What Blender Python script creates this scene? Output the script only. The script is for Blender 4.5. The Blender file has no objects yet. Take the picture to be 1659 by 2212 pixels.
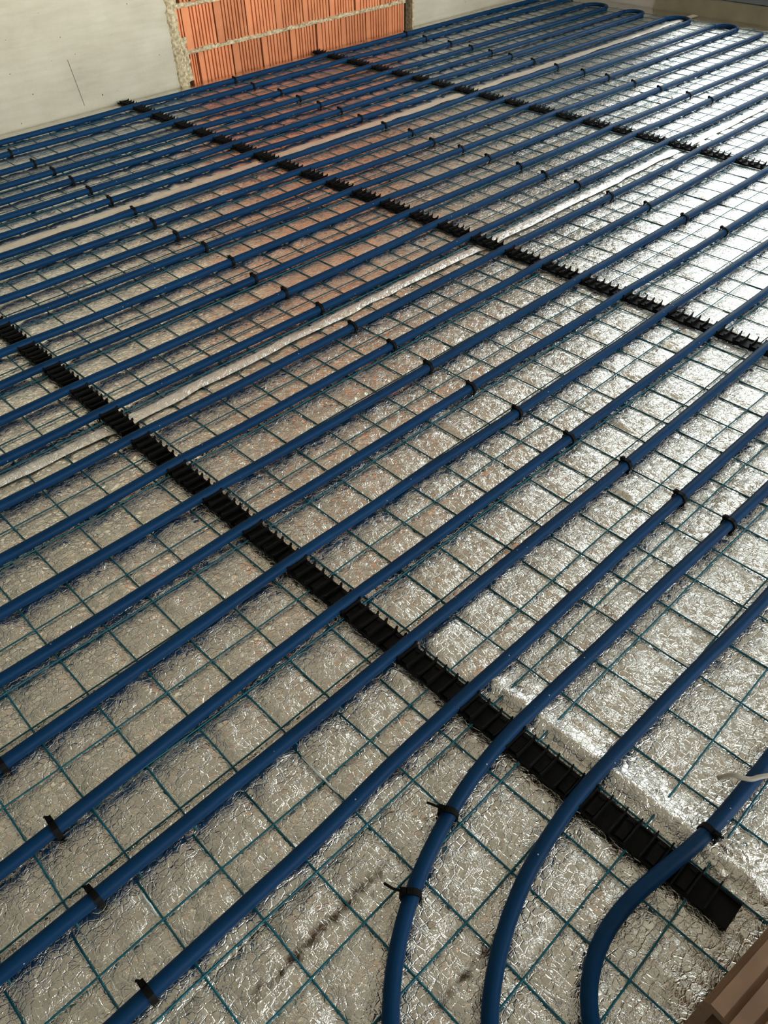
import bpy, bmesh, math, random
import numpy as np
from mathutils import Vector, Matrix, noise
random.seed(7)
C = bpy.context.scene.collection
sc = bpy.context.scene
PI = math.pi

# ------------------------------------------------------------------ camera, world, light, exposure
cam = bpy.data.cameras.new('camera')
cam.sensor_fit = 'VERTICAL'
cam.sensor_height = 24.0
cam.sensor_width = 18.0
cam.lens = 1695.15 / 2212 * 24.0
cam.clip_start = 0.02
co = bpy.data.objects.new('camera', cam)
C.objects.link(co)
R_ = Vector((0.71502427, -0.69875164, -0.02205562))
D_ = Vector((-0.49028869, -0.47871776, -0.72831745))
F_ = Vector((0.49835459, 0.53157827, -0.68488484))
co.matrix_world = Matrix((
    (R_[0], -D_[0], -F_[0], 0.0),
    (R_[1], -D_[1], -F_[1], 0.0),
    (R_[2], -D_[2], -F_[2], 1.1690),
    (0, 0, 0, 1)))
sc.camera = co

world = bpy.data.worlds.new('overcast_sky')
sc.world = world
world.use_nodes = True
wn = world.node_tree
bg = wn.nodes['Background']
bg.inputs['Color'].default_value = (0.93, 0.97, 1.0, 1)
bg.inputs['Strength'].default_value = 4.4


def portal(name, loc, rot, sx, sy):
    """daylight through an opening: a light portal that only guides the sky sampling"""
    l = bpy.data.lights.new(name, 'AREA')
    l.shape = 'RECTANGLE'
    l.size, l.size_y = sx, sy
    l.cycles.is_portal = True
    o = bpy.data.objects.new(name, l)
    o.location = loc
    o.rotation_euler = rot
    C.objects.link(o)


XR = 5.50      # right wall
YB = 3.985     # back wall
XL, YF = -1.9, -3.2
HC = 2.75
portal('daylight_portal', (XR + .13, 1.75, 1.25), (0, PI / 2, 0), 2.3, 2.7)
# added lamp in the front opening, aimed past the near floor at the back wall
dl = bpy.data.lights.new('front_fill', 'AREA')
dl.shape = 'RECTANGLE'
dl.size, dl.size_y = 5.6, 1.0
dl.energy = 37.0
dl.color = (1.0, .965, .90)
dl.spread = math.radians(32)
do = bpy.data.objects.new('front_fill', dl)
do.location = (2.5, YF + .02, 1.45)
do.rotation_euler = (PI / 2, 0, 0)
C.objects.link(do)

sc.view_settings.view_transform = 'Standard'
sc.view_settings.look = 'None'
sc.view_settings.gamma = 1
sc.view_settings.use_curve_mapping = False
sc.view_settings.exposure = 0.50
sc.cycles.use_denoising = True
sc.cycles.max_bounces = 8
sc.cycles.diffuse_bounces = 4
sc.cycles.glossy_bounces = 4
sc.cycles.caustics_reflective = True
sc.cycles.caustics_refractive = False
sc.cycles.sample_clamp_indirect = 4.0


# ------------------------------------------------------------------ materials
def mat(name, base=(.5, .5, .5), rough=.6, metal=0., spec=.5):
    m = bpy.data.materials.new(name)
    m.use_nodes = True
    b = m.node_tree.nodes['Principled BSDF']
    b.inputs['Base Color'].default_value = (*base, 1)
    b.inputs['Roughness'].default_value = rough
    b.inputs['Metallic'].default_value = metal
    b.inputs['Specular IOR Level'].default_value = spec
    return m, m.node_tree, b


def N(t, kind, **kw):
    n = t.nodes.new(kind)
    for k, v in kw.items():
        if k in n.inputs:
            n.inputs[k].default_value = v
        else:
            setattr(n, k, v)
    return n


def ramp(t, src, stops):
    r = t.nodes.new('ShaderNodeValToRGB')
    e = r.color_ramp.elements
    while len(e) < len(stops):
        e.new(.5)
    for i, (p, c) in enumerate(stops):
        e[i].position = p
        e[i].color = (*c, 1) if len(c) == 3 else c
    t.links.new(src, r.inputs[0])
    return r


def math_(t, op, a, b=None, clamp=False):
    n = t.nodes.new('ShaderNodeMath')
    n.operation = op
    n.use_clamp = clamp
    for i, v in enumerate((a, b)):
        if v is None:
            continue
        if hasattr(v, 'default_value'):
            t.links.new(v, n.inputs[i])
        else:
            n.inputs[i].default_value = v
    return n.outputs[0]


def coords(t, scale=(1, 1, 1), kind='Object'):
    tc = t.nodes.new('ShaderNodeTexCoord')
    mp = t.nodes.new('ShaderNodeMapping')
    mp.inputs['Scale'].default_value = scale
    t.links.new(tc.outputs[kind], mp.inputs[0])
    return mp.outputs[0]


def bump(t, b, h, dist, strength=1.0, prev=None):
    n = t.nodes.new('ShaderNodeBump')
    n.inputs['Distance'].default_value = dist
    n.inputs['Strength'].default_value = strength
    t.links.new(h, n.inputs['Height'])
    if prev is not None:
        t.links.new(prev, n.inputs['Normal'])
    if b is not None:
        t.links.new(n.outputs[0], b.inputs['Normal'])
    return n.outputs[0]


def foil_material(name, K, dark_reflections=(), rough=(.10, .20), base=(.80, .775, .72)):
    """aluminium bubble foil; K scales the crinkle, dark_reflections lists bands of dark reflection painted as colour (x0, x1, y, half width)"""
    m, t, b = mat(name, base, .16, 1.0)
    v = coords(t)
    nz = N(t, 'ShaderNodeTexNoise', Scale=34.0, Detail=3.0)
    t.links.new(v, nz.inputs['Vector'])
    mx = t.nodes.new('ShaderNodeVectorMath')
    mx.operation = 'MULTIPLY_ADD'
    t.links.new(nz.outputs['Color'], mx.inputs[0])
    mx.inputs[1].default_value = (.010, .010, 0)
    t.links.new(v, mx.inputs[2])
    vv = mx.outputs[0]
    # pressed bubbles: flat tops, each leaning its own way, with narrow seams between
    vo = N(t, 'ShaderNodeTexVoronoi', Scale=84.0, Randomness=.6, feature='DISTANCE_TO_EDGE')
    vf = N(t, 'ShaderNodeTexVoronoi', Scale=84.0, Randomness=.6)
    for q in (vo, vf):
        q.voronoi_dimensions = '2D'
        t.links.new(vv, q.inputs['Vector'])
    s1 = N(t, 'ShaderNodeMapRange', interpolation_type='SMOOTHSTEP')
    s1.inputs['From Max'].default_value = .11
    t.links.new(vo.outputs['Distance'], s1.inputs['Value'])
    df = t.nodes.new('ShaderNodeVectorMath')
    df.operation = 'SUBTRACT'
    t.links.new(vv, df.inputs[0])
    t.links.new(vf.outputs['Position'], df.inputs[1])
    cs = t.nodes.new('ShaderNodeVectorMath')
    cs.operation = 'SUBTRACT'
    t.links.new(vf.outputs['Color'], cs.inputs[0])
    cs.inputs[1].default_value = (.5, .5, .5)
    dt = t.nodes.new('ShaderNodeVectorMath')
    dt.operation = 'DOT_PRODUCT'
    t.links.new(df.outputs[0], dt.inputs[0])
    t.links.new(cs.outputs[0], dt.inputs[1])
    # ridged creases and two sizes of waviness
    cr = N(t, 'ShaderNodeTexNoise', Scale=52.0, Detail=4.0, Roughness=.62, Distortion=.9)
    t.links.new(v, cr.inputs['Vector'])
    a = math_(t, 'ABSOLUTE', math_(t, 'SUBTRACT', cr.outputs['Fac'], .5))
    cre = math_(t, 'MULTIPLY', math_(t, 'SUBTRACT', .10, a, True), 10.0)
    n3 = N(t, 'ShaderNodeTexNoise', Scale=140.0, Detail=2.0)
    t.links.new(v, n3.inputs['Vector'])
    n4 = N(t, 'ShaderNodeTexNoise', Scale=24.0, Detail=2.0)
    t.links.new(v, n4.inputs['Vector'])
    h = math_(t, 'MULTIPLY', s1.outputs[0], .00040 * K)
    h = math_(t, 'ADD', h, math_(t, 'MULTIPLY', dt.outputs['Value'], .20 * K))
    h = math_(t, 'ADD', h, math_(t, 'MULTIPLY', cre, .00060 * K))
    h = math_(t, 'ADD', h, math_(t, 'MULTIPLY', n3.outputs['Fac'], .00060 * K))
    h = math_(t, 'ADD', h, math_(t, 'MULTIPLY', n4.outputs['Fac'], .0011 * K))
    bump(t, b, h, 1.0, 1.0)
    sm = N(t, 'ShaderNodeTexNoise', Scale=3.0, Detail=5.0)
    t.links.new(v, sm.inputs['Vector'])
    r = N(t, 'ShaderNodeMapRange')
    r.inputs['From Min'].default_value, r.inputs['From Max'].default_value = .35, .7
    r.inputs['To Min'].default_value, r.inputs['To Max'].default_value = rough
    t.links.new(sm.outputs['Fac'], r.inputs['Value'])
    t.links.new(r.outputs[0], b.inputs['Roughness'])
    if dark_reflections:
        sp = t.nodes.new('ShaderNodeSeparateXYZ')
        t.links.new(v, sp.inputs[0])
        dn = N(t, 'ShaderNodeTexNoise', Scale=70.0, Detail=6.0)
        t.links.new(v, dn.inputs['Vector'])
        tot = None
        for (x0, x1, y, hw, k) in dark_reflections:
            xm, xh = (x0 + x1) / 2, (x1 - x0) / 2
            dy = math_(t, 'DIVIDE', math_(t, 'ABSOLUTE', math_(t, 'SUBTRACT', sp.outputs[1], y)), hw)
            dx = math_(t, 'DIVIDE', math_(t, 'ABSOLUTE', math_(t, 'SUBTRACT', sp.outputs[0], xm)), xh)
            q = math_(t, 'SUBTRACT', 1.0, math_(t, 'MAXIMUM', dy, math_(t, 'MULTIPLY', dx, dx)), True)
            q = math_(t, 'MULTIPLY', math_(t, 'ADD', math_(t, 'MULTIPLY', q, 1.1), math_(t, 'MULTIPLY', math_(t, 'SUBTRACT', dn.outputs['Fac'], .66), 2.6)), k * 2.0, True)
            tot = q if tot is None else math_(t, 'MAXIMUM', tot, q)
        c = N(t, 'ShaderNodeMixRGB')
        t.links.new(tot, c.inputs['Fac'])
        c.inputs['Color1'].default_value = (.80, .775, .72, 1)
        c.inputs['Color2'].default_value = (.13, .10, .075, 1)  # dark reflection along the folds, put into the foil's base colour
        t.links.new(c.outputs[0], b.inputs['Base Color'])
    return m


def plain_noise(name, c1, c2, scale, rough=.7, bd=.001, bscale=None, metal=0., spec=.5, detail=5.0):
    m, t, b = mat(name, c1, rough, metal, spec)
    v = coords(t)
    n = N(t, 'ShaderNodeTexNoise', Scale=scale, Detail=detail)
    t.links.new(v, n.inputs['Vector'])
    r = ramp(t, n.outputs['Fac'], [(.3, c1), (.7, c2)])
    t.links.new(r.outputs[0], b.inputs['Base Color'])
    n2 = N(t, 'ShaderNodeTexNoise', Scale=bscale or scale * 4, Detail=4.0)
    t.links.new(v, n2.inputs['Vector'])
    bump(t, b, n2.outputs['Fac'], bd)
    return m


def plaster_material():
    m, t, b = mat('smooth_concrete', (.5, .47, .38), .85, 0, .25)
    v = coords(t)
    n = N(t, 'ShaderNodeTexNoise', Scale=2.6, Detail=9.0, Roughness=.62)
    t.links.new(v, n.inputs['Vector'])
    r = ramp(t, n.outputs['Fac'], [(.3, (.37, .345, .265)), (.5, (.44, .41, .325)), (.72, (.50, .475, .385))])
    # streaks of the shuttering
    st = N(t, 'ShaderNodeTexNoise', Scale=1.0, Detail=5.0)
    t.links.new(coords(t, (5, 5, 42)), st.inputs['Vector'])
    mixs = N(t, 'ShaderNodeMixRGB', blend_type='MULTIPLY')
    mixs.inputs['Fac'].default_value = .6
    t.links.new(r.outputs[0], mixs.inputs['Color1'])
    rs = ramp(t, st.outputs['Fac'], [(.4, (.88, .88, .86)), (.6, (1, 1, 1))])
    t.links.new(rs.outputs[0], mixs.inputs['Color2'])
    # blow holes
    wz = N(t, 'ShaderNodeTexNoise', Scale=70.0, Detail=3.0)
    t.links.new(v, wz.inputs['Vector'])
    wv = t.nodes.new('ShaderNodeVectorMath')
    wv.operation = 'MULTIPLY_ADD'
    t.links.new(wz.outputs['Color'], wv.inputs[0])
    wv.inputs[1].default_value = (.016, .016, .016)
    t.links.new(v, wv.inputs[2])
    hole = None
    for sc_, amt, thr in ((11.0, .55, .45), (27.0, .55, .47)):
        vo = N(t, 'ShaderNodeTexVoronoi', Scale=sc_)
        t.links.new(wv.outputs[0], vo.inputs['Vector'])
        vs = N(t, 'ShaderNodeTexNoise', Scale=sc_ * .8)
        t.links.new(v, vs.inputs['Vector'])
        lim = math_(t, 'MULTIPLY', math_(t, 'SUBTRACT', vs.outputs['Fac'], thr, True), amt)
        q = N(t, 'ShaderNodeMapRange')
        t.links.new(math_(t, 'SUBTRACT', lim, vo.outputs['Distance']), q.inputs['Value'])
        q.inputs['From Min'].default_value, q.inputs['From Max'].default_value = -.01, .02
        hole = q.outputs[0] if hole is None else math_(t, 'MAXIMUM', hole, q.outputs[0])
    mix = N(t, 'ShaderNodeMixRGB')
    t.links.new(math_(t, 'MULTIPLY', hole, .8), mix.inputs['Fac'])
    t.links.new(mixs.outputs[0], mix.inputs['Color1'])
    mix.inputs['Color2'].default_value = (.07, .062, .045, 1)
    t.links.new(mix.outputs[0], b.inputs['Base Color'])
    n2 = N(t, 'ShaderNodeTexNoise', Scale=60.0, Detail=4.0)
    t.links.new(v, n2.inputs['Vector'])
    h = math_(t, 'SUBTRACT', math_(t, 'MULTIPLY', n2.outputs['Fac'], .35), hole)
    bump(t, b, h, .003)
    return m


def brick_material():
    m, t, b = mat('fired_clay', (.55, .22, .11), .85, 0, .25)
    oi = t.nodes.new('ShaderNodeObjectInfo')
    v = coords(t)
    n = N(t, 'ShaderNodeTexNoise', Scale=7.0, Detail=6.0)
    t.links.new(v, n.inputs['Vector'])
    r = ramp(t, n.outputs['Fac'], [(.28, (.46, .165, .075)), (.55, (.58, .22, .10)), (.8, (.68, .31, .16))])
    hs = t.nodes.new('ShaderNodeHueSaturation')
    t.links.new(r.outputs[0], hs.inputs['Color'])
    rv = N(t, 'ShaderNodeMapRange')
    rv.inputs['To Min'].default_value, rv.inputs['To Max'].default_value = .84, 1.14
    t.links.new(oi.outputs['Random'], rv.inputs['Value'])
    t.links.new(rv.outputs[0], hs.inputs['Value'])
    t.links.new(hs.outputs[0], b.inputs['Base Color'])
    n2 = N(t, 'ShaderNodeTexNoise', Scale=1.0, Detail=4.0)
    t.links.new(coords(t, (160, 160, 20)), n2.inputs['Vector'])
    bump(t, b, n2.outputs['Fac'], .0012)
    return m


def pipe_material():
    m, t, b = mat('blue_pex', (.012, .085, .25), .36, 0, .11)
    v = coords(t)
    n = N(t, 'ShaderNodeTexNoise', Scale=6.0, Detail=6.0)
    t.links.new(v, n.inputs['Vector'])
    r = ramp(t, n.outputs['Fac'], [(.3, (.0003, .023, .070)), (.7, (.0007, .032, .096))])
    t.links.new(r.outputs[0], b.inputs['Base Color'])
    # cement dust specks
    vo = N(t, 'ShaderNodeTexVoronoi', Scale=38.0)
    t.links.new(v, vo.inputs['Vector'])
    sp = math_(t, 'LESS_THAN', vo.outputs['Distance'], .045)
    mix = N(t, 'ShaderNodeMixRGB')
    t.links.new(sp, mix.inputs['Fac'])
    t.links.new(r.outputs[0], mix.inputs['Color1'])
    mix.inputs['Color2'].default_value = (.4, .4, .38, 1)
    t.links.new(mix.outputs[0], b.inputs['Base Color'])
    n2 = N(t, 'ShaderNodeTexNoise', Scale=22.0, Detail=3.0)
    t.links.new(v, n2.inputs['Vector'])
    rr = N(t, 'ShaderNodeMapRange')
    rr.inputs['To Min'].default_value, rr.inputs['To Max'].default_value = .4, .6
    t.links.new(n2.outputs['Fac'], rr.inputs['Value'])
    t.links.new(rr.outputs[0], b.inputs['Roughness'])
    return m


def glass_material():
    m = bpy.data.materials.new('window_glass')
    m.use_nodes = True
    t = m.node_tree
    t.nodes.clear()
    out = t.nodes.new('ShaderNodeOutputMaterial')
    tr = t.nodes.new('ShaderNodeBsdfTransparent')
    tr.inputs[0].default_value = (.93, .96, .95, 1)
    gl = t.nodes.new('ShaderNodeBsdfGlossy')
    gl.inputs['Roughness'].default_value = .02
    fr = t.nodes.new('ShaderNodeFresnel')
    fr.inputs[0].default_value = 1.35
    mx = t.nodes.new('ShaderNodeMixShader')
    t.links.new(fr.outputs[0], mx.inputs[0])
    t.links.new(tr.outputs[0], mx.inputs[1])
    t.links.new(gl.outputs[0], mx.inputs[2])
    t.links.new(mx.outputs[0], out.inputs[0])
    return m


FOIL = foil_material('crinkled_foil', 1.1, (), (.14, .24))
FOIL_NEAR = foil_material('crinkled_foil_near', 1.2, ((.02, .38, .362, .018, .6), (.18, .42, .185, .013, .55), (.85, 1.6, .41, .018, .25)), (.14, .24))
FOIL_MID = foil_material('creased_foil', .85, (), (.15, .24))
FOIL_FAR = foil_material('stretched_foil', .45, (), (.17, .26))
RIDGE = foil_material('pale_foil_ridge', 1.5, (), (.32, .44), (.98, .96, .92))
TAPE_FAR = plain_noise('matt_joint_tape', (.66, .60, .52), (.78, .72, .64), 30, .42, .002, 90, metal=.35)
PLASTER = plaster_material()
BRICK = brick_material()
PIPE = pipe_material()
GLASS = glass_material()
MORTAR = plain_noise('crumbly_mortar', (.25, .20, .11), (.66, .57, .38), 70, .95, .004, 160)
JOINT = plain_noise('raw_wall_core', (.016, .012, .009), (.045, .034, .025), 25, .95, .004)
SLAB = plain_noise('concrete_slab', (.30, .29, .26), (.40, .385, .35), 6, .9, .002)
CEIL = plain_noise('limewashed_ceiling', (.64, .60, .50), (.72, .68, .58), 2, .9, .002)
SIDE = plain_noise('grey_render', (.40, .39, .36), (.48, .46, .42), 2.5, .9, .002)
BLACK = plain_noise('black_plastic', (.0035, .0035, .0035), (.008, .0075, .007), 40, .55, .0004, spec=.1)
TIEBLACK = plain_noise('black_nylon', (.002, .002, .002), (.005, .005, .005), 60, .5, .0002, spec=.08)
STEEL = plain_noise('teal_coated_wire', (.002, .075, .115), (.006, .135, .18), 90, .45, .0003, spec=.3)
DULLCLAY = plain_noise('dull_brown_clay', (.17, .10, .06), (.28, .17, .10), 9, .9, .001)
ALU = plain_noise('grey_blue_aluminium', (.13, .15, .17), (.17, .19, .21), 5, .45, .0002, metal=.2)
SILL = plain_noise('olive_sill', (.16, .15, .095), (.23, .21, .14), 9, .8, .001)
CABLE = plain_noise('grey_cable_sheath', (.30, .27, .22), (.40, .37, .31), 50, .55, .0005)
GLINT = plain_noise('glint_white', (.62, .70, .70), (.85, .9, .9), 60, .3, .001)
GROUND = plain_noise('pale_terrace', (.42, .41, .38), (.52, .50, .47), 1.5, .9, .002)


# ------------------------------------------------------------------ object helpers
def mesh(name, verts, faces, m, smooth=False):
    me = bpy.data.meshes.new(name)
    me.from_pydata([tuple(v) for v in verts], [], faces)
    me.update()
    if smooth:
        me.polygons.foreach_set('use_smooth', [True] * len(me.polygons))
    me.materials.append(m)
    return me


def link(name, me, parent=None, loc=(0, 0, 0), rotz=0.):
    o = bpy.data.objects.new(name, me)
    o.location = loc
    o.rotation_euler = (0, 0, rotz)
    C.objects.link(o)
    if parent is not None:
        o.parent = parent
    return o


def tag(o, label, cat, group=None):
    o['label'] = label
    o['category'] = cat
    if group:
        o['group'] = group
    return o


def thing(name, label, cat, loc=(0, 0, 0), rotz=0., group=None):
    o = bpy.data.objects.new(name, None)
    o.empty_display_size = .05
    o.location = loc
    o.rotation_euler = (0, 0, rotz)
    C.objects.link(o)
    return tag(o, label, cat, group)


def struct(name, me, parent=None, loc=(0, 0, 0)):
    o = link(name, me, parent, loc)
    if parent is None:
        o['kind'] = 'structure'
    return o


class MB:
    """collects vertices and faces for one mesh"""

    def __init__(s):
        s.v, s.f = [], []

    def box(s, x0, x1, y0, y1, z0, z1):
        b = len(s.v)
        s.v += [(x0, y0, z0), (x1, y0, z0), (x1, y1, z0), (x0, y1, z0), (x0, y0, z1), (x1, y0, z1), (x1, y1, z1), (x0, y1, z1)]
        s.f += [tuple(b + i for i in q) for q in ((3, 2, 1, 0), (4, 5, 6, 7), (0, 1, 5, 4), (1, 2, 6, 5), (2, 3, 7, 6), (3, 0, 4, 7))]
        return s

    def prism(s, poly, fn0, fn1):
        """polygon swept between two placements (functions 2d -> 3d)"""
        b, n = len(s.v), len(poly)
        s.v += [fn0(*p) for p in poly] + [fn1(*p) for p in poly]
        s.f += [tuple(b + i for i in range(n))[::-1], tuple(b + n + i for i in range(n))]
        s.f += [(b + i, b + (i + 1) % n, b + n + (i + 1) % n, b + n + i) for i in range(n)]
        return s

    def tube(s, pts, r, n=10, closed=False, flat=None):
        P = [Vector(p) for p in pts]
        b, k = len(s.v), len(P)
        up = Vector((0, 0, 1))
        for i in range(k):
            if closed:
                d = P[(i + 1) % k] - P[i - 1]
            else:
                d = P[min(i + 1, k - 1)] - P[max(i - 1, 0)]
            d.normalize()
            u = d.cross(up)
            if u.length < .05:
                u = d.cross(Vector((1, 0, 0)))
            u.normalize()
            w = u.cross(d)
            rr = r[i] if hasattr(r, '__len__') else r
            for j in range(n):
                a = 2 * PI * j / n
                q = P[i] + u * (rr * math.cos(a)) + w * (rr * (flat or 1) * math.sin(a))
                s.v.append(tuple(q))
        m = k if closed else k - 1
        for i in range(m):
            i2 = (i + 1) % k
            for j in range(n):
                j2 = (j + 1) % n
                s.f.append((b + i * n + j, b + i * n + j2, b + i2 * n + j2, b + i2 * n + j))
        if not closed:
            s.f.append(tuple(b + j for j in range(n)))
            s.f.append(tuple(b + (k - 1) * n + j for j in range(n))[::-1])
        return s

    def mesh(s, name, m, smooth=False):
        me = mesh(name, s.v, s.f, m, smooth)
        bm = bmesh.new()
        bm.from_mesh(me)
        bmesh.ops.recalc_face_normals(bm, faces=bm.faces)
        bm.to_mesh(me)
        bm.free()
        return me


def grid_noise(seed):
    """smooth value noise on numpy arrays"""
    rng = np.random.default_rng(seed)
    T = rng.random((257, 257)) * 2 - 1

    def f(x, y):
        xi, yi = np.floor(x).astype(int), np.floor(y).astype(int)
        fx, fy = x - xi, y - yi
        fx, fy = fx * fx * (3 - 2 * fx), fy * fy * (3 - 2 * fy)
        xi, yi = xi % 256, yi % 256
        return ((T[xi, yi] * (1 - fx) + T[xi + 1, yi] * fx) * (1 - fy) + (T[xi, yi + 1] * (1 - fx) + T[xi + 1, yi + 1] * fx) * fy)
    return f


def smooth_curve(pts, step=.03):
    """dense points along a Catmull-Rom curve"""
    P = [Vector(p) for p in pts]
    P = [P[0] * 2 - P[1]] + P + [P[-1] * 2 - P[-2]]
    out = []
    for i in range(1, len(P) - 2):
        a, b, c, d = P[i - 1], P[i], P[i + 1], P[i + 2]
        n = max(1, int((c - b).length / step))
        for k in range(n):
            t = k / n
            out.append(.5 * ((2 * b) + (c - a) * t + (2 * a - 5 * b + 4 * c - d) * t * t + (3 * b - a - 3 * c + d) * t ** 3))
    out.append(P[-2])
    return out


def even_curve(pts, step=.02, sig=1.6):
    """even resampling of a polyline, rounded off"""
    P = np.array(pts, float)
    L = np.concatenate([[0], np.cumsum(np.linalg.norm(np.diff(P, axis=0), axis=1))])
    n = int(L[-1] / step)
    q = np.linspace(0, L[-1], n + 1)
    Q = np.stack([np.interp(q, L, P[:, k]) for k in range(3)], 1)
    k = np.exp(-.5 * (np.arange(-6, 7) / sig) ** 2)
    k /= k.sum()
    E = np.concatenate([2 * Q[:1] - Q[6:0:-1], Q, 2 * Q[-1:] - Q[-2:-8:-1]])
    return [tuple(p) for p in np.stack([np.convolve(E[:, c], k, 'valid') for c in range(3)], 1)]


ORD = ['', 'first', 'second', 'third', 'fourth', 'fifth', 'sixth', 'seventh', 'eighth', 'ninth', 'tenth', 'eleventh', 'twelfth',
       'thirteenth', 'fourteenth', 'fifteenth', 'sixteenth', 'seventeenth', 'eighteenth', 'nineteenth', 'twentieth', 'twenty-first',
       'twenty-second', 'twenty-third', 'twenty-fourth', 'twenty-fifth', 'twenty-sixth']

# ------------------------------------------------------------------ room shell
struct('floor', MB().box(XL, XR, YF, YB + .1, -.16, -.03).mesh('floor', SLAB))
struct('ceiling', MB().box(XL - .25, XR + .25, YF - .25, YB + .35, HC, HC + .2).mesh('ceiling', CEIL))
struct('ground', MB().box(-14, 22, -18, 18, -.45, -.30).mesh('ground', GROUND))
# front wall, behind the viewer, with a wide opening; side wall
mb = MB()
mb.box(XL, -.4, YF - .2, YF, -.16, HC).box(5.35, XR, YF - .2, YF, -.16, HC)
mb.box(-.4, 5.35, YF - .2, YF, -.16, .4).box(-.4, 5.35, YF - .2, YF, 2.5, HC)
struct('wall_front', mb.mesh('wall_front', SIDE))
struct('wall_left', MB().box(XL - .2, XL, YF - .2, YB + .3, -.16, HC).mesh('wall_left', SIDE))
# right wall with the glazed door
DY0, DY1, DZ0, DZ1 = .4, 3.1, .095, 2.4
mb = MB()
mb.box(XR, XR + .2, YF - .2, DY0, -.16, HC).box(XR, XR + .2, DY1, YB + .3, -.16, HC).box(XR, XR + .2, DY0, DY1, DZ1, HC)
struct('wall_right', mb.mesh('wall_right', SIDE))
struct('trim_1', MB().box(XR - .012, XR + .2, DY0, DY1, -.03, .09).mesh('trim_1', SILL))
door = bpy.data.objects.new('door_1', None)
door.location = (XR + .06, (DY0 + DY1) / 2, DZ0)
C.objects.link(door)
door['kind'] = 'structure'
dw, dh = (DY1 - DY0), DZ1 - DZ0
fr = MB()
fr.box(-.03, .06, -dw / 2, dw / 2, 0, .05).box(-.03, .06, -dw / 2, dw / 2, dh - .05, dh)
fr.box(-.03, .06, -dw / 2, -dw / 2 + .05, .05, dh - .05).box(-.03, .06, dw / 2 - .05, dw / 2, .05, dh - .05)
link('door_frame', fr.mesh('door_frame', ALU), door)
for k, (a, b) in enumerate(((-dw / 2 + .05, .03), (-.03, dw / 2 - .05))):
    xo = .0 if k == 0 else .03
    lf = MB()
    lf.box(xo, xo + .025, a, b, .05, .11).box(xo, xo + .025, a, b, dh - .11, dh - .05)
    lf.box(xo, xo + .025, a, a + .06, .11, dh - .11).box(xo, xo + .025, b - .06, b, .11, dh - .11)
    leaf = link('door_leaf', lf.mesh('door_leaf', ALU), door)
    link('pane', MB().box(xo + .01, xo + .014, a + .06, b - .06, .11, dh - .11).mesh('pane', GLASS), leaf)

# back wall: concrete, hollow clay bricks, concrete
struct('wall_back_left', MB().box(XL, 2.375, YB - .005, YB + .3, -.1, HC).mesh('wall_back_left', PLASTER))
struct('wall_back_right', MB().box(4.092, XR + .2, YB - .012, YB + .3, -.1, HC).mesh('wall_back_right', PLASTER))
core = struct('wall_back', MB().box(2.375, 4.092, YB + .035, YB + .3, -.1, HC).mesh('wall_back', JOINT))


def brick_mesh(w, h, seed, depth=.10):
    """ribbed face of a hollow clay brick: grooves run upright"""
    rnd = random.Random(seed)
    poly = [(0, 0)]
    n = max(2, int(round(w / .024)) - 1)
    m0 = w * rnd.uniform(.10, .2)
    for i in range(n):
        x = m0 + (w - m0 * 1.25) * (i + .5) / n + rnd.uniform(-.002, .002)
        g = rnd.uniform(.0030, .0046)
        poly += [(x - g, 0), (x - g * .6, .011), (x + g * .6, .011), (x + g, 0)]
    poly += [(w, 0), (w, depth), (0, depth)]
    mb = MB()
    dz = rnd.uniform(-.002, .002)
    mb.prism(poly, lambda x, y: (x, y, 0), lambda x, y: (x, y, h + dz))
    return mb.mesh('brick', BRICK)


BM = {}


def brick(x0, x1, z0, h, dy):
    key = (round(x1 - x0, 3), round(h, 3), random.randrange(3))
    if key not in BM:
        BM[key] = brick_mesh(x1 - x0, h, hash(key) & 999)
    link('brick', BM[key], core, (x0, YB - .004 + dy, z0))


joints = {0: [2.405, 2.445, 2.507, 2.722, 2.917, 3.115, 3.312, 3.506, 3.704, 3.896, 4.036],
          1: [2.385, 2.447, 2.638, 2.838, 3.034, 3.226, 3.422, 3.621, 3.828, 4.03]}
z = -.055
for row in range(14):
    js = joints[row % 2]
    h = .188 if row else .196
    z0 = z
    hh = min(h, HC - z0 - .002)
    if hh < .03:
        break
    for k in range(len(js) - 1):
        g = random.choice((.006, .009, .011, .014))
        if row == 0 and k == 1:
            g = .026
        if row % 2 == 0 and k == 0:
            continue
        brick(js[k] + g / 2, js[k + 1] - g / 2, z0, hh, random.uniform(-.003, .003))
    z += h + .016
# squeezed mortar on every bed joint, and the crumbly edge next to the concrete
nz1 = grid_noise(3)


def mortar_strip(x0, x1, zc, th, along='x', seed=0, amp=1.):
    n = int((x1 - x0) / .012) + 1
    V, F = [], []
    prof = 6
    for i in range(n + 1):
        t = x0 + (x1 - x0) * i / n
        for j in range(prof):
            a = j / (prof - 1)
            k = float(nz1(np.array(t * 60 + seed * 7.3), np.array(j * 1.7 + seed)))
            k2 = float(nz1(np.array(t * 130 + seed * 3.1), np.array(j * 2.9 + 40 + seed)))
            off = (a - .5) * th * (1 + .5 * k)
            out = .003 + (.012 * math.sin(PI * a) * (.45 + .55 * k2) if 0 < j < prof - 1 else -.012)
            y = YB - .004 - out * amp
            V.append((t, y, zc + off + .003 * k) if along == 'x' else (zc + off + .004 * k, y, t))
    for i in range(n):
        for j in range(prof - 1):
            F.append((i * prof + j, i * prof + j + 1, (i + 1) * prof + j + 1, (i + 1) * prof + j))
    me = mesh('mortar_bed', V, F, MORTAR, False)
    return link('mortar_bed', me, core)


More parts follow.
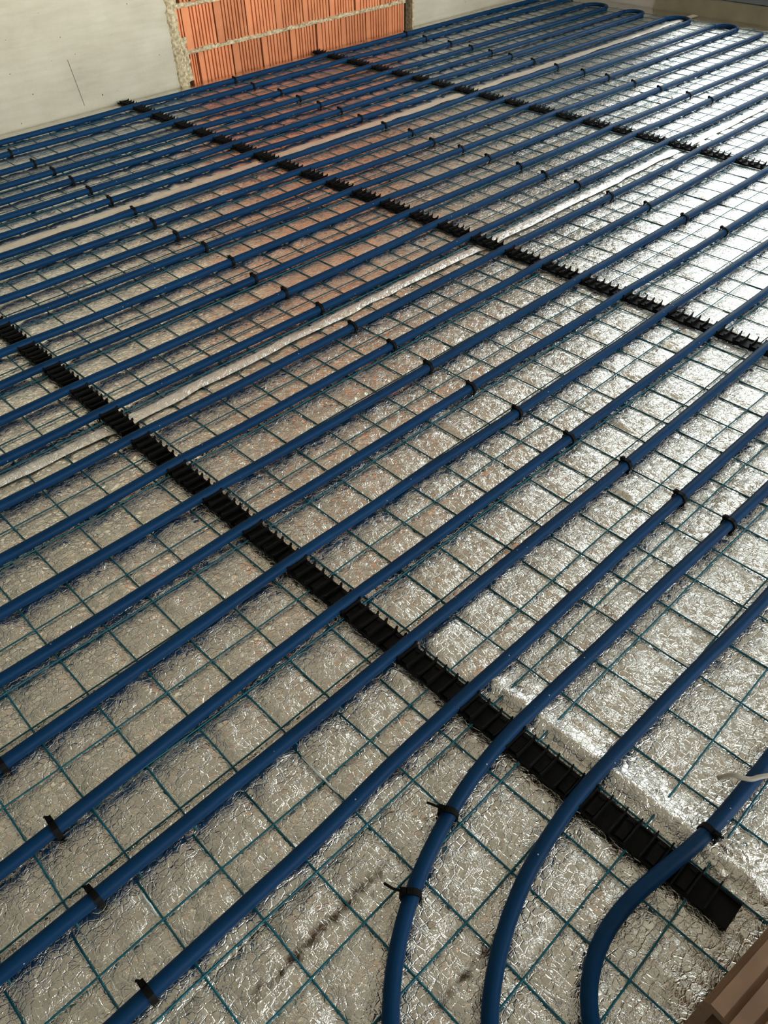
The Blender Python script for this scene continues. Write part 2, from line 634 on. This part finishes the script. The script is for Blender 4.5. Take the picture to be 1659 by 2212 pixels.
z = -.055
for row in range(13):
    z += (.196 if row == 0 else .188)
    mortar_strip(2.40, 4.04, z + .008, .026, 'x', row)
    z += .016
mortar_strip(-.03, HC, 2.392, .075, 'z', 31, 1.6)
mortar_strip(.02, .22, 2.43, .05, 'z', 37, 1.2)
link('mortar_bed', MB().box(4.078, 4.092, YB - .03, YB + .03, -.05, HC).mesh('mortar_bed', MORTAR), core)
# hairline crack on the concrete
wl = bpy.data.objects['wall_back_left']
link('hairline_crack', MB().tube([(1.799, YB - .0052, .232), (1.806, YB - .0052, .18), (1.812, YB - .0052, .13), (1.824, YB - .0052, .03)], .0011, 4).mesh('hairline_crack', JOINT), wl)

# ------------------------------------------------------------------ foil sheets on the floor
na, nb, nc, nd = grid_noise(11), grid_noise(12), grid_noise(13), grid_noise(14)


def foil_height(X, Y):
    h = .0016 * na(X * 9, Y * 9) + .0022 * nb(X * 3.4 + 5, Y * 3.4) + .0009 * nc(X * 24, Y * 24)
    # creases: narrow folds at random places
    ridge = np.abs(nd(X * 5.2 + 3, Y * 4.1 + 9))
    h = h + .0038 * np.exp(-(ridge / .035) ** 2) * (nb(X * 2 + 40, Y * 2 + 3) > .1)
    # pressed down by the mesh wires, puffed up inside each square
    near = Y < .62
    xw = np.where(near, .0463, .0577)
    yw = np.where(near, .5267, np.where(Y < 2.57, .6497, 2.60))
    fx = np.abs((X - xw + .0498) % .0996 - .0498)
    fy = np.abs((Y - yw + .0496) % .0993 - .0496)
    q = np.clip(np.minimum(fx, fy) / .022, 0, 1)
    q = q * q * (3 - 2 * q)
    h = -.0012 + (h + .0030) * q + .0004 * nc(X * 40, Y * 40)
    # the foil stands up along the right flank of the nearest clip rail and falls away from it
    w = np.clip((.50 - Y) / .05, 0, 1) * np.clip((Y + .06) / .04, 0, 1)
    prof = np.where(X < .672, np.clip((X - .662) / .010, 0, 1), np.clip(1 - (X - .672) / .044, 0, 1))
    wob = 1 + .35 * nc(X * 14, Y * 14)
    h = h + .0155 * w * prof * wob
    lip = np.exp(-((X - .718 - .006 * na(Y * 11, X * 0 + 3)) / .004) ** 2)
    h = h + .0045 * w * lip
    # loose folds left of the rail
    for (cx, cy, ax, ay, L, W, A) in ((.36, 1.16, .3, -1, .11, .012, .008), (.395, 1.42, .5, -1, .1, .012, .006), (.14, 1.15, .6, -1, .10, .014, .007),
                                      (.235, .875, .25, -1, .12, .013, .007), (.35, 1.08, .4, -1, .1, .012, .006), (.347, .535, .0, -1, .055, .006, .006),
                                      (.05, .545, .1, -1, .05, .006, .006), (.967, 1.09, .3, -1, .06, .01, .007), (.52, .42, 1, -.1, .14, .012, .006),
                                      (.30, .60, .7, .5, .12, .01, .005), (.80, .60, 1, .1, .25, .02, .005), (.15, .28, 1, -.2, .1, .012, .006)):
        l = math.hypot(ax, ay)
        ux, uy = ax / l, ay / l
        s = (X - cx) * ux + (Y - cy) * uy
        d = -(X - cx) * uy + (Y - cy) * ux
        h = h + A * np.exp(-(s / L) ** 4 - (d / W) ** 2) * (.12 + .88 * q)
    # flattened under the clip rails
    for rx in RAILX:
        k = np.clip((np.abs(X - rx) - .027) / .012, 0, 1)
        h = h * k - .0016 * (1 - k)
    return h


RAILX = (.612, 2.018, 3.28)
SEAMS = (.42, 1.595, 2.765)


def foil_sheet(y0, y1, step, label, fold, material):
    nx = int((XR - .02 + 1.5) / step)
    ny = max(4, int((y1 - y0) / step))
    xs = np.linspace(-1.5, XR - .015, nx + 1)
    ys = np.linspace(y0, y1, ny + 1)
    X, Y = np.meshgrid(xs, ys, indexing='ij')
    Z = foil_height(X, Y)
    # rolled edge towards the viewer: lifted lip, with a wavy line
    Yw = Y.copy()
    e = np.clip(1 - (Y - y0) / .05, 0, 1)
    Yw += e * .010 * na(X * 2.3 + y0, Y * 0 + 7)
    Z += fold * np.exp(-((Y - y0 - .014) / .012) ** 2) * (.7 + .5 * nb(X * 6, Y * 0 + y0)) - .0015 * np.exp(-((Y - y0) / .006) ** 2)
    Z -= .0022 * np.clip((Y - (y1 - .05)) / .02, 0, 1)
    V = np.stack([X, Yw, Z], -1).reshape(-1, 3)
    i = np.arange(nx)[:, None] * (ny + 1) + np.arange(ny)[None, :]
    F = np.stack([i, i + ny + 1, i + ny + 2, i + 1], -1).reshape(-1, 4)
    me = bpy.data.meshes.new('foil_sheet')
    me.vertices.add(len(V))
    me.vertices.foreach_set('co', V.astype(np.float32).ravel())
    me.loops.add(F.size)
    me.loops.foreach_set('vertex_index', F.astype(np.int32).ravel())
    me.polygons.add(len(F))
    me.polygons.foreach_set('loop_start', np.arange(0, F.size, 4, dtype=np.int32))
    me.polygons.foreach_set('use_smooth', np.ones(len(F), dtype=bool))
    me.update()
    me.validate()
    me.materials.append(material)
    tag(link('foil_sheet', me), label, 'insulation foil', 'foil strips laid across the floor')


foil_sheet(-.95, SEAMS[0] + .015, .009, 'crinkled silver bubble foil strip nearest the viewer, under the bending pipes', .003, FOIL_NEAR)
foil_sheet(SEAMS[0], SEAMS[1] + .012, .010, 'crinkled silver bubble foil strip between the near fold and the near pale foil ridge', .002, FOIL)
foil_sheet(SEAMS[1], SEAMS[2] + .012, .016, 'silver foil strip between the pale foil ridge and the pale joint tape, reflecting the bricks', .001, FOIL_MID)
foil_sheet(SEAMS[2], YB + .03, .02, 'silver foil strip running along the foot of the brick wall', .001, FOIL_FAR)


def joint_strip(y, w, label, material, dx=0.0):
    n = 220
    V, F = [], []
    for i in range(n + 1):
        x = -1.5 + (XR - .03 + 1.5) * i / n
        yy = y + dx * (x - 2) + .006 * float(na(np.array(x * 1.4), np.array(y)))
        for k, (o, zz) in enumerate(((-.5, .0018), (-.25, .0046), (.2, .0052), (.5, .0028))):
            under = min(abs(x - rx) for rx in RAILX) < .04
            V.append((x, yy + o * w * (1 + .35 * float(nc(np.array(x * 13 + k * 5), np.array(y + k)))), (-.0012 if under else zz + .0014) + .0008 * float(nb(np.array(x * 16), np.array(k + y * 9)))))
    for i in range(n):
        for k in range(3):
            F.append((i * 4 + k, (i + 1) * 4 + k, (i + 1) * 4 + k + 1, i * 4 + k + 1))
    tag(link('joint_strip', mesh('joint_strip', V, F, material, True)), label, 'tape', 'pale foil ridge and pale tape over the foil joints')


joint_strip(1.605, .036, 'pale foil ridge along the nearer foil joint, between the fifteenth and sixteenth pipes', RIDGE)  # foil ridge laid as a separate strip; paler base imitates its bright reflection
joint_strip(2.795, .046, 'pale tape over the farther foil joint, between the seventh and eighth pipes', TAPE_FAR)

# ------------------------------------------------------------------ welded steel mesh
WIRES = {}


def wire_mesh(length, axis, var, rw):
    key = (round(length, 3), axis, var, rw)
    if key not in WIRES:
        rnd = random.Random(int(length * 1000) + var * 17 + (axis == 'x') * 5)
        n = max(4, int(length / .09))
        ph = rnd.uniform(0, 6)
        pts = []
        for i in range(n + 1):
            t = length * i / n
            w = .0016 * math.sin(t * 5 + ph) + .001 * math.sin(t * 13 + ph * 2)
            zz = .0008 * math.sin(t * 8 + ph * 3)
            pts.append((t, w, zz) if axis == 'x' else (w, t, zz))
        WIRES[key] = MB().tube(pts, rw, 5).mesh('wire', STEEL, True)
    return WIRES[key]


def steel_mesh(x0, nx, px, y0, ny, py, label, over=.02, oy0=.02, oy1=.02, rw=.0017):
    root = thing('steel_mesh', label, 'wire mesh', (x0, y0, 0), 0, 'welded mesh mats under the pipes')
    ly, lx = py * (ny - 1) + oy0 + oy1, px * (nx - 1) + 2 * over
    for i in range(nx):
        link('wire', wire_mesh(ly, 'y', i % 3, rw), root, (i * px, -oy0, .0014))
    for j in range(ny):
        link('wire', wire_mesh(lx, 'x', j % 3, rw), root, (-over, j * py, .0034))


PX = .0996
# near row, then two rows up to the wall; each row in two mats
steel_mesh(.0463 - 12 * PX, 32, PX, .5267 - 10 * .0995, 11, .0995, 'teal welded wire mesh mat nearest the viewer, under the bending pipes', oy1=.075)
steel_mesh(.0463 + 20 * PX, 35, PX, .5267 - 10 * .0995, 11, .0995, 'teal wire mesh mat at the near right, out beside the glazed door', oy1=.075)
steel_mesh(.0577 - 12 * PX, 32, PX, .6497, 20, .0992, 'teal wire mesh mat across the middle of the floor, crossed by the nearest clip rail', oy0=.045)
steel_mesh(.0577 + 20 * PX, 34, PX, .6497, 20, .0992, 'teal wire mesh mat on the bright foil below the glazed door', oy0=.045, rw=.0015)
steel_mesh(.0577 - 12 * PX, 35, PX, 2.60, 14, .0992, 'dark wire mesh mat along the concrete and the left bricks, crossed by the second rail', rw=.0013)
steel_mesh(.0577 + 23 * PX, 31, PX, 2.60, 14, .0992, 'dark wire mesh mat along the right bricks, crossed by the farthest clip rail', rw=.0013)

# ------------------------------------------------------------------ pipes
ZP, RP = .0140, .0117
LIN = {1: (3.825, .0027), 2: (3.6561, .0039), 3: (3.4691, .0014), 4: (3.3219, -.0021), 5: (3.1689, -.0013), 6: (3.0151, .0036),
       7: (2.8748, -.0017), 8: (2.7198, -.003), 9: (2.5809, -.0096), 10: (2.4231, -.0066), 11: (2.2830, -.011), 12: (2.1240, -.008),
       13: (1.9730, -.009), 14: (1.8150, .002), 15: (1.6640, .001), 16: (1.5140, .0016), 17: (1.3570, .0035), 18: (1.2170, -.0002),
       19: (1.0745, -.004)}
CUR = {20: [(-1.3, .912), (-.013, .913), (.514, .925), (.973, .926), (1.3, .918), (2.5, .916), (5.3, .92)],
       21: [(-1.3, .742), (-.088, .749), (.393, .766), (.806, .766), (1.324, .765), (2.3, .766), (5.3, .77)],
       22: [(-1.3, .615), (-.148, .618), (.2, .618), (.65, .616), (1.3, .615), (2.0, .620), (5.3, .625)],
       23: [(-1.3, .45), (-.068, .459), (.28, .459), (.444, .467), (.83, .466), (1.12, .471), (1.7, .468), (5.3, .47)],
       24: [(5.3, .34), (3, .345), (1.482, .351), (1.322, .355), (1.089, .362), (.93, .364), (.764, .367), (.606, .368), (.541, .363), (.481, .355), (.417, .340),
            (.348, .318), (.296, .295), (.237, .261), (.182, .214), (.135, .155), (.10, .08), (.08, -.02), (.08, -.4)],
       25: [(5.3, .195), (3, .20), (1.19, .207), (1.083, .209), (.952, .217), (.828, .221), (.65, .225), (.576, .224), (.456, .209), (.36, .178), (.272, .130),
            (.215, .06), (.18, -.03), (.17, -.4)],
       26: [(5.3, .03), (1.5, .04), (.864, .047), (.778, .05), (.693, .054), (.596, .071), (.53, .085), (.45, .085), (.385, .06), (.33, .0), (.30, -.1), (.29, -.5)]}


def pipe_y(i, x):
    if i in LIN:
        return LIN[i][0] + LIN[i][1] * x
    p = sorted(CUR[i])
    for (a, b), (c, d) in zip(p, p[1:]):
        if a <= x <= c:
            return b + (d - b) * (x - a) / (c - a)
    return p[0][1]


def rise(x):
    return sum(.0034 * math.exp(-((x - rx) / .13) ** 2) for rx in RAILX)


BENDS = {3: 4, 5: 6, 7: 8, 9: 10}
for i in range(1, 27):
    rnd = random.Random(i)
    xe = 5.22 if i > 2 else 5.38
    if i in LIN:
        a, b = LIN[i]
        ph = rnd.uniform(0, 6)
        pts = []
        for k in range(161):
            x = -1.3 + (xe + 1.3) * k / 160
            near = min(abs(x - rx) for rx in RAILX)
            amp = .0022 * min(1, near / .3)
            pts.append((x, a + b * x + amp * math.sin(x * 3.1 + ph), ZP + rise(x)))
    else:
        base = [(x, y, ZP) for x, y in CUR[i] if x <= xe + .2]
        pts = [(x, y, zz + rise(x)) for x, y, zz in even_curve(base)]
    if i == 1:
        lab = 'blue heating pipe running closest along the foot of the brick wall'
    elif i <= 23:
        lab = f'straight blue heating pipe, {ORD[i]} counting from the brick wall'
    elif i == 24:
        lab = 'blue heating pipe bending towards the viewer past two black ties'
    elif i == 25:
        lab = 'blue heating pipe leaving the near rail and bending down, right of the doubly tied pipe'
    else:
        lab = 'last blue heating pipe at the lower right, crossed by the grey cable'
    me = MB().tube(pts, RP, 14).mesh('heating_pipe', PIPE, True)
    o = tag(link('heating_pipe', me), lab, 'pipe', 'parallel blue heating pipes')
    if i in BENDS:      # return bend before the right wall
        ya, yb = pipe_y(i, xe), pipe_y(BENDS[i], xe)
        c, r = (ya + yb) / 2, (ya - yb) / 2
        arc = [(xe + r * math.sin(t) * 1.1, c + r * math.cos(t), ZP) for t in [PI * q / 18 for q in range(19)]]
        link('return_bend', MB().tube(arc, RP * .998, 12).mesh('return_bend', PIPE, True), o)

# ------------------------------------------------------------------ clip rails


def clip_mesh():
    mb = MB()
    prof = [(-.0245, .0), (-.0235, .012), (-.0250, .0175), (-.0205, .0140), (-.011, .0132), (.011, .0132), (.0205, .0140), (.0250, .0175), (.0235, .012), (.0245, 0)]
    for y0 in (-.0146, .0122):
        mb.prism(prof, lambda x, z, y=y0: (x, y, z), lambda x, z, y=y0: (x, y + .0024, z))
    # raised pad between this clip and the next, with a shallow hollow
    mb.box(-.019, .019, .0178, .0322, 0, .0052)
    mb.box(-.019, -.014, .0192, .0305, .0052, .0068).box(.014, .019, .0192, .0305, .0052, .0068)
    mb.box(-.0205, .0205, -.0146, .0330, -.0004, .0010)
    # grips over the pipe
    for s in (-1, 1):
        mb.box(s * .0235 - .0022, s * .0235 + .0022, -.0146, -.0122, .010, .0168).box(s * .0235 - .0022, s * .0235 + .0022, .0122, .0146, .010, .0168)
    return mb.mesh('clip', BLACK)


CLIP = clip_mesh()
rails = [
    (.612, list(range(9, 27)), -.03, 2.55, 'black plastic clip rail nearest the viewer, holding the pipes in the foreground'),
    (2.018, list(range(1, 25)), .25, 3.975, 'black plastic clip rail in the middle, ending at the foot of the concrete'),
    (3.28, list(range(1, 24)), .3, 3.945, 'farthest black plastic clip rail, ending at the foot of the bricks')]
for X, pl, y0, y1, lab in rails:
    root = thing('clip_rail', lab, 'clip rail', (X, (y0 + y1) / 2, .0030), 0, 'clip rails across the pipes')
    oy = (y0 + y1) / 2
    b = MB().box(-.0215, .0215, y0 - oy, y1 - oy, 0, .0026)
    b.box(-.0235, -.0205, y0 - oy, y1 - oy, 0, .0058).box(.0205, .0235, y0 - oy, y1 - oy, 0, .0058)
    link('base', b.mesh('base', BLACK), root)
    ys = sorted(pipe_y(i, X) for i in pl)
    pos = []
    for a, c in zip(ys, ys[1:]):
        n = max(1, round((c - a) / .05))
        pos += [a + (c - a) * k / n for k in range(n)]
    pos.append(ys[-1])
    q = ys[-1] + .05
    while q < y1 - .01:
        pos.append(q)
        q += .05
    q = ys[0] - .05
    while q > y0 + .01:
        pos.append(q)
        q -= .05
    for y in pos:
        link('clip', CLIP, root, (0, y - oy, .0026))

# ------------------------------------------------------------------ cable ties


def tie_parts(rnd):
    ring = MB()
    n = 20
    rr = RP + .0016
    for w0 in (0,):
        V = []
        for k in range(n):
            a = 2 * PI * k / n
            zz = rr * math.sin(a)
            if zz < 0:
                zz *= 1.12        # reaches round the mesh wire below
            for (dx, dr) in ((-.0048, 0), (.0048, 0), (.0048, .0030), (-.0048, .0030)):
                V.append((dx, math.cos(a) * (rr + dr), zz * (1 + dr / rr)))
        F = []
        for k in range(n):
            k2 = (k + 1) % n
            for j in range(4):
                j2 = (j + 1) % 4
                F.append((k * 4 + j, k * 4 + j2, k2 * 4 + j2, k2 * 4 + j))
        ring.v, ring.f = V, F
    band = ring.mesh('band', TIEBLACK)
    head = MB().box(-.0045, .0045, .0065, .0155, .0100, .0170).box(-.003, .003, .008, .0130, .0170, .0187).mesh('lock_head', TIEBLACK)
    tails = []
    for k in range(4):
        L = (.006, .022, .008, .026)[k]
        up = rnd.uniform(-.2, .9)
        sd = rnd.uniform(-.6, .6)
        pts = [(0, .012, .0135), (sd * L * .3, .012 + L * .5, .0145 + up * L * .35), (sd * L, .012 + L, .0135 + up * L * .3)]
        tails.append(MB().tube(pts, .0021, 6, flat=.4).mesh('tail', TIEBLACK))
    return band, head, tails


BAND, HEAD, TAILS = tie_parts(random.Random(3))


def cable_tie(x, y, label, ang=0., flip=False, z=ZP, tail=0):
    root = thing('cable_tie', label, 'cable tie', (x, y, z), ang + (PI if flip else 0), 'black cable ties around the pipes')
    link('band', BAND, root)
    link('lock_head', HEAD, root)
    link('tail', TAILS[tail % 4], root)


rt = random.Random(5)
rowB = {2: 1.292, 3: 1.304, 4: 1.315, 5: 1.318, 6: 1.314, 7: 1.319, 8: 1.327, 9: 1.317, 10: 1.314, 11: 1.332, 12: 1.33, 13: 1.306, 14: 1.314,
        15: 1.325, 16: 1.32, 17: 1.325, 18: 1.318, 19: 1.322, 20: 1.32, 21: 1.324, 22: 1.333, 23: 1.317, 24: 1.317}
rowC = {1: 2.609, 2: 2.605, 3: 2.627, 4: 2.619, 5: 2.622, 6: 2.629, 7: 2.618, 8: 2.616, 9: 2.627, 10: 2.606, 11: 2.62, 12: 2.614, 13: 2.625,
        14: 2.618, 15: 2.622, 16: 2.615, 17: 2.624, 18: 2.62, 19: 2.615}
rowD = {1: 3.896, 2: 3.893, 3: 3.898, 4: 3.90, 5: 3.895, 6: 3.905, 7: 3.90, 8: 3.894, 9: 3.9, 10: 3.905, 11: 3.9, 12: 3.896, 13: 3.9, 14: 3.9}
rowA = {20: -.010, 21: .001, 22: -.006, 23: -.017}
names = {'A': 'lower-left tie row', 'B': 'tie row left of the middle rail',
         'C': 'tie row right of the middle rail', 'D': 'tie row beyond the far rail'}
for key, row in (('A', rowA), ('B', rowB), ('C', rowC), ('D', rowD)):
    for i, x in row.items():
        w = ORD[i] + ' pipe from the wall' if i < 24 else 'bending pipe'
        cable_tie(x, pipe_y(i, x), f'black tie on the {w}, {names[key]}', rt.uniform(-.1, .1), False, ZP - .0006, rt.choice((0, 0, 2)))
cable_tie(.440, .347, 'black cable tie on the bending pipe just past the near rail', .55, False, ZP, 1)
cable_tie(.314, .304, 'lower black cable tie with loose tail on the bending pipe', .75, False, ZP, 3)
cable_tie(.690, .0545, 'black cable tie by the torn foil on the last pipe at lower right', -.15, True, ZP, 2)

# ------------------------------------------------------------------ small loose things at the right
pts = smooth_curve([(.775, .088, .022), (.787, .074, .0345), (.792, .062, .036), (.800, .050, .036), (.815, .041, .036), (.832, .028, .033), (.85, .008, .022), (.868, -.02, .009)], .004)
cb = thing('grey_cable', 'grey bent cable end lying across the last blue pipe at right', 'cable', (.79, .06, 0))
o = link('sheath', MB().tube([tuple(Vector(p) - Vector((.79, .06, 0))) for p in pts], .0042, 10, flat=.7).mesh('sheath', CABLE, True), cb)


def crumple(cx, cy, sx, sy, seed, amp, rot):
    rng = random.Random(seed)
    n = 14
    V, F = [], []
    for i in range(n + 1):
        for j in range(n + 1):
            u, v = i / n - .5, j / n - .5
            edge = max(abs(u), abs(v)) * 2
            x, y = u * sx * (1 + .3 * rng.uniform(-1, 1) * (edge > .9)), v * sy * (1 + .3 * rng.uniform(-1, 1) * (edge > .9))
            zz = .004 + amp * (1 - edge ** 2 * .8) * (.55 + .45 * abs(noise.noise(Vector((x * 90, y * 90, seed))))) + rng.uniform(0, .0025)
            c, s = math.cos(rot), math.sin(rot)
            V.append((c * x - s * y, s * x + c * y, zz))
    for i in range(n):
        for j in range(n):
            a = i * (n + 1) + j
            F.append((a, a + n + 1, a + n + 2, a + 1))
    return mesh('torn_foil', V, F, FOIL)


tag(link('torn_foil', crumple(0, 0, .055, .06, 4, .010, .6), None, (.692, .010, 0)), 'crumpled torn flap of foil beside the last tie at lower right', 'foil scrap')


def glint_strip(x0, y0, x1, y1, w, label):  # white strip added in place of the glare on a foil crease
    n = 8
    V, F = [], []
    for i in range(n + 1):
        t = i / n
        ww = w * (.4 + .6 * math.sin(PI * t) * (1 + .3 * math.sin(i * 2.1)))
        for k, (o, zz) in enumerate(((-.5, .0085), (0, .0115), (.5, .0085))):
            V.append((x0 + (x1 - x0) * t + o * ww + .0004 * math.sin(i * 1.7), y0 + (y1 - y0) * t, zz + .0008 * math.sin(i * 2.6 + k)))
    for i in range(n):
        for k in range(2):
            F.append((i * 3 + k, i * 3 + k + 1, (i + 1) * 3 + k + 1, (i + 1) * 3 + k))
    tag(link('crease_glint', mesh('crease_glint', V, F, GLINT, True)), label, 'film scrap', 'white crease glints on the mesh')  # white strip in place of the glare on a foil crease


glint_strip(.3445, .580, .3445, .490, .0035, 'narrow white crease glint along a mesh wire, left of the near rail')
glint_strip(.0440, .580, .0440, .535, .0035, 'short white crease glint on a mesh wire at the lower left')

# loose hollow clay brick at the lower right corner


def loose_brick():
    root = thing('hollow_brick', 'loose ribbed hollow clay brick lying on the foil at the lower right corner', 'brick', (.56, -.165, .006), -.12)
    w, d, h = .25, .20, .105
    mb = MB()
    # shell and webs around two rows of four through holes
    ty = [-w / 2, -w / 2 + .012]
    mb.box(-w / 2, w / 2, -d / 2, -d / 2 + .011, 0, h).box(-w / 2, w / 2, d / 2 - .011, d / 2, 0, h)
    mb.box(-w / 2, w / 2, -d / 2 + .011, d / 2 - .011, 0, .011).box(-w / 2, w / 2, -d / 2 + .011, d / 2 - .011, h - .011, h)
    mb.box(-w / 2, w / 2, -d / 2 + .011, d / 2 - .011, h / 2 - .004, h / 2 + .004)
    for k in (1, 2, 3):
        y = -d / 2 + d * k / 4
        mb.box(-w / 2, w / 2, y - .004, y + .004, .011, h / 2 - .004).box(-w / 2, w / 2, y - .004, y + .004, h / 2 + .004, h - .011)
    link('body', mb.mesh('body', DULLCLAY), root)
    ribs = MB()
    for k in range(8):
        y = -d / 2 + d * (k + .5) / 8
        ribs.box(-w / 2, w / 2, y - .0085, y + .0085, h, h + .004)
    for k in range(4):
        zz = h * (k + .5) / 4
        ribs.box(-w / 2, w / 2, d / 2, d / 2 + .004, zz - .009, zz + .009)
    link('ribs', ribs.mesh('ribs', DULLCLAY), root)


loose_brick()
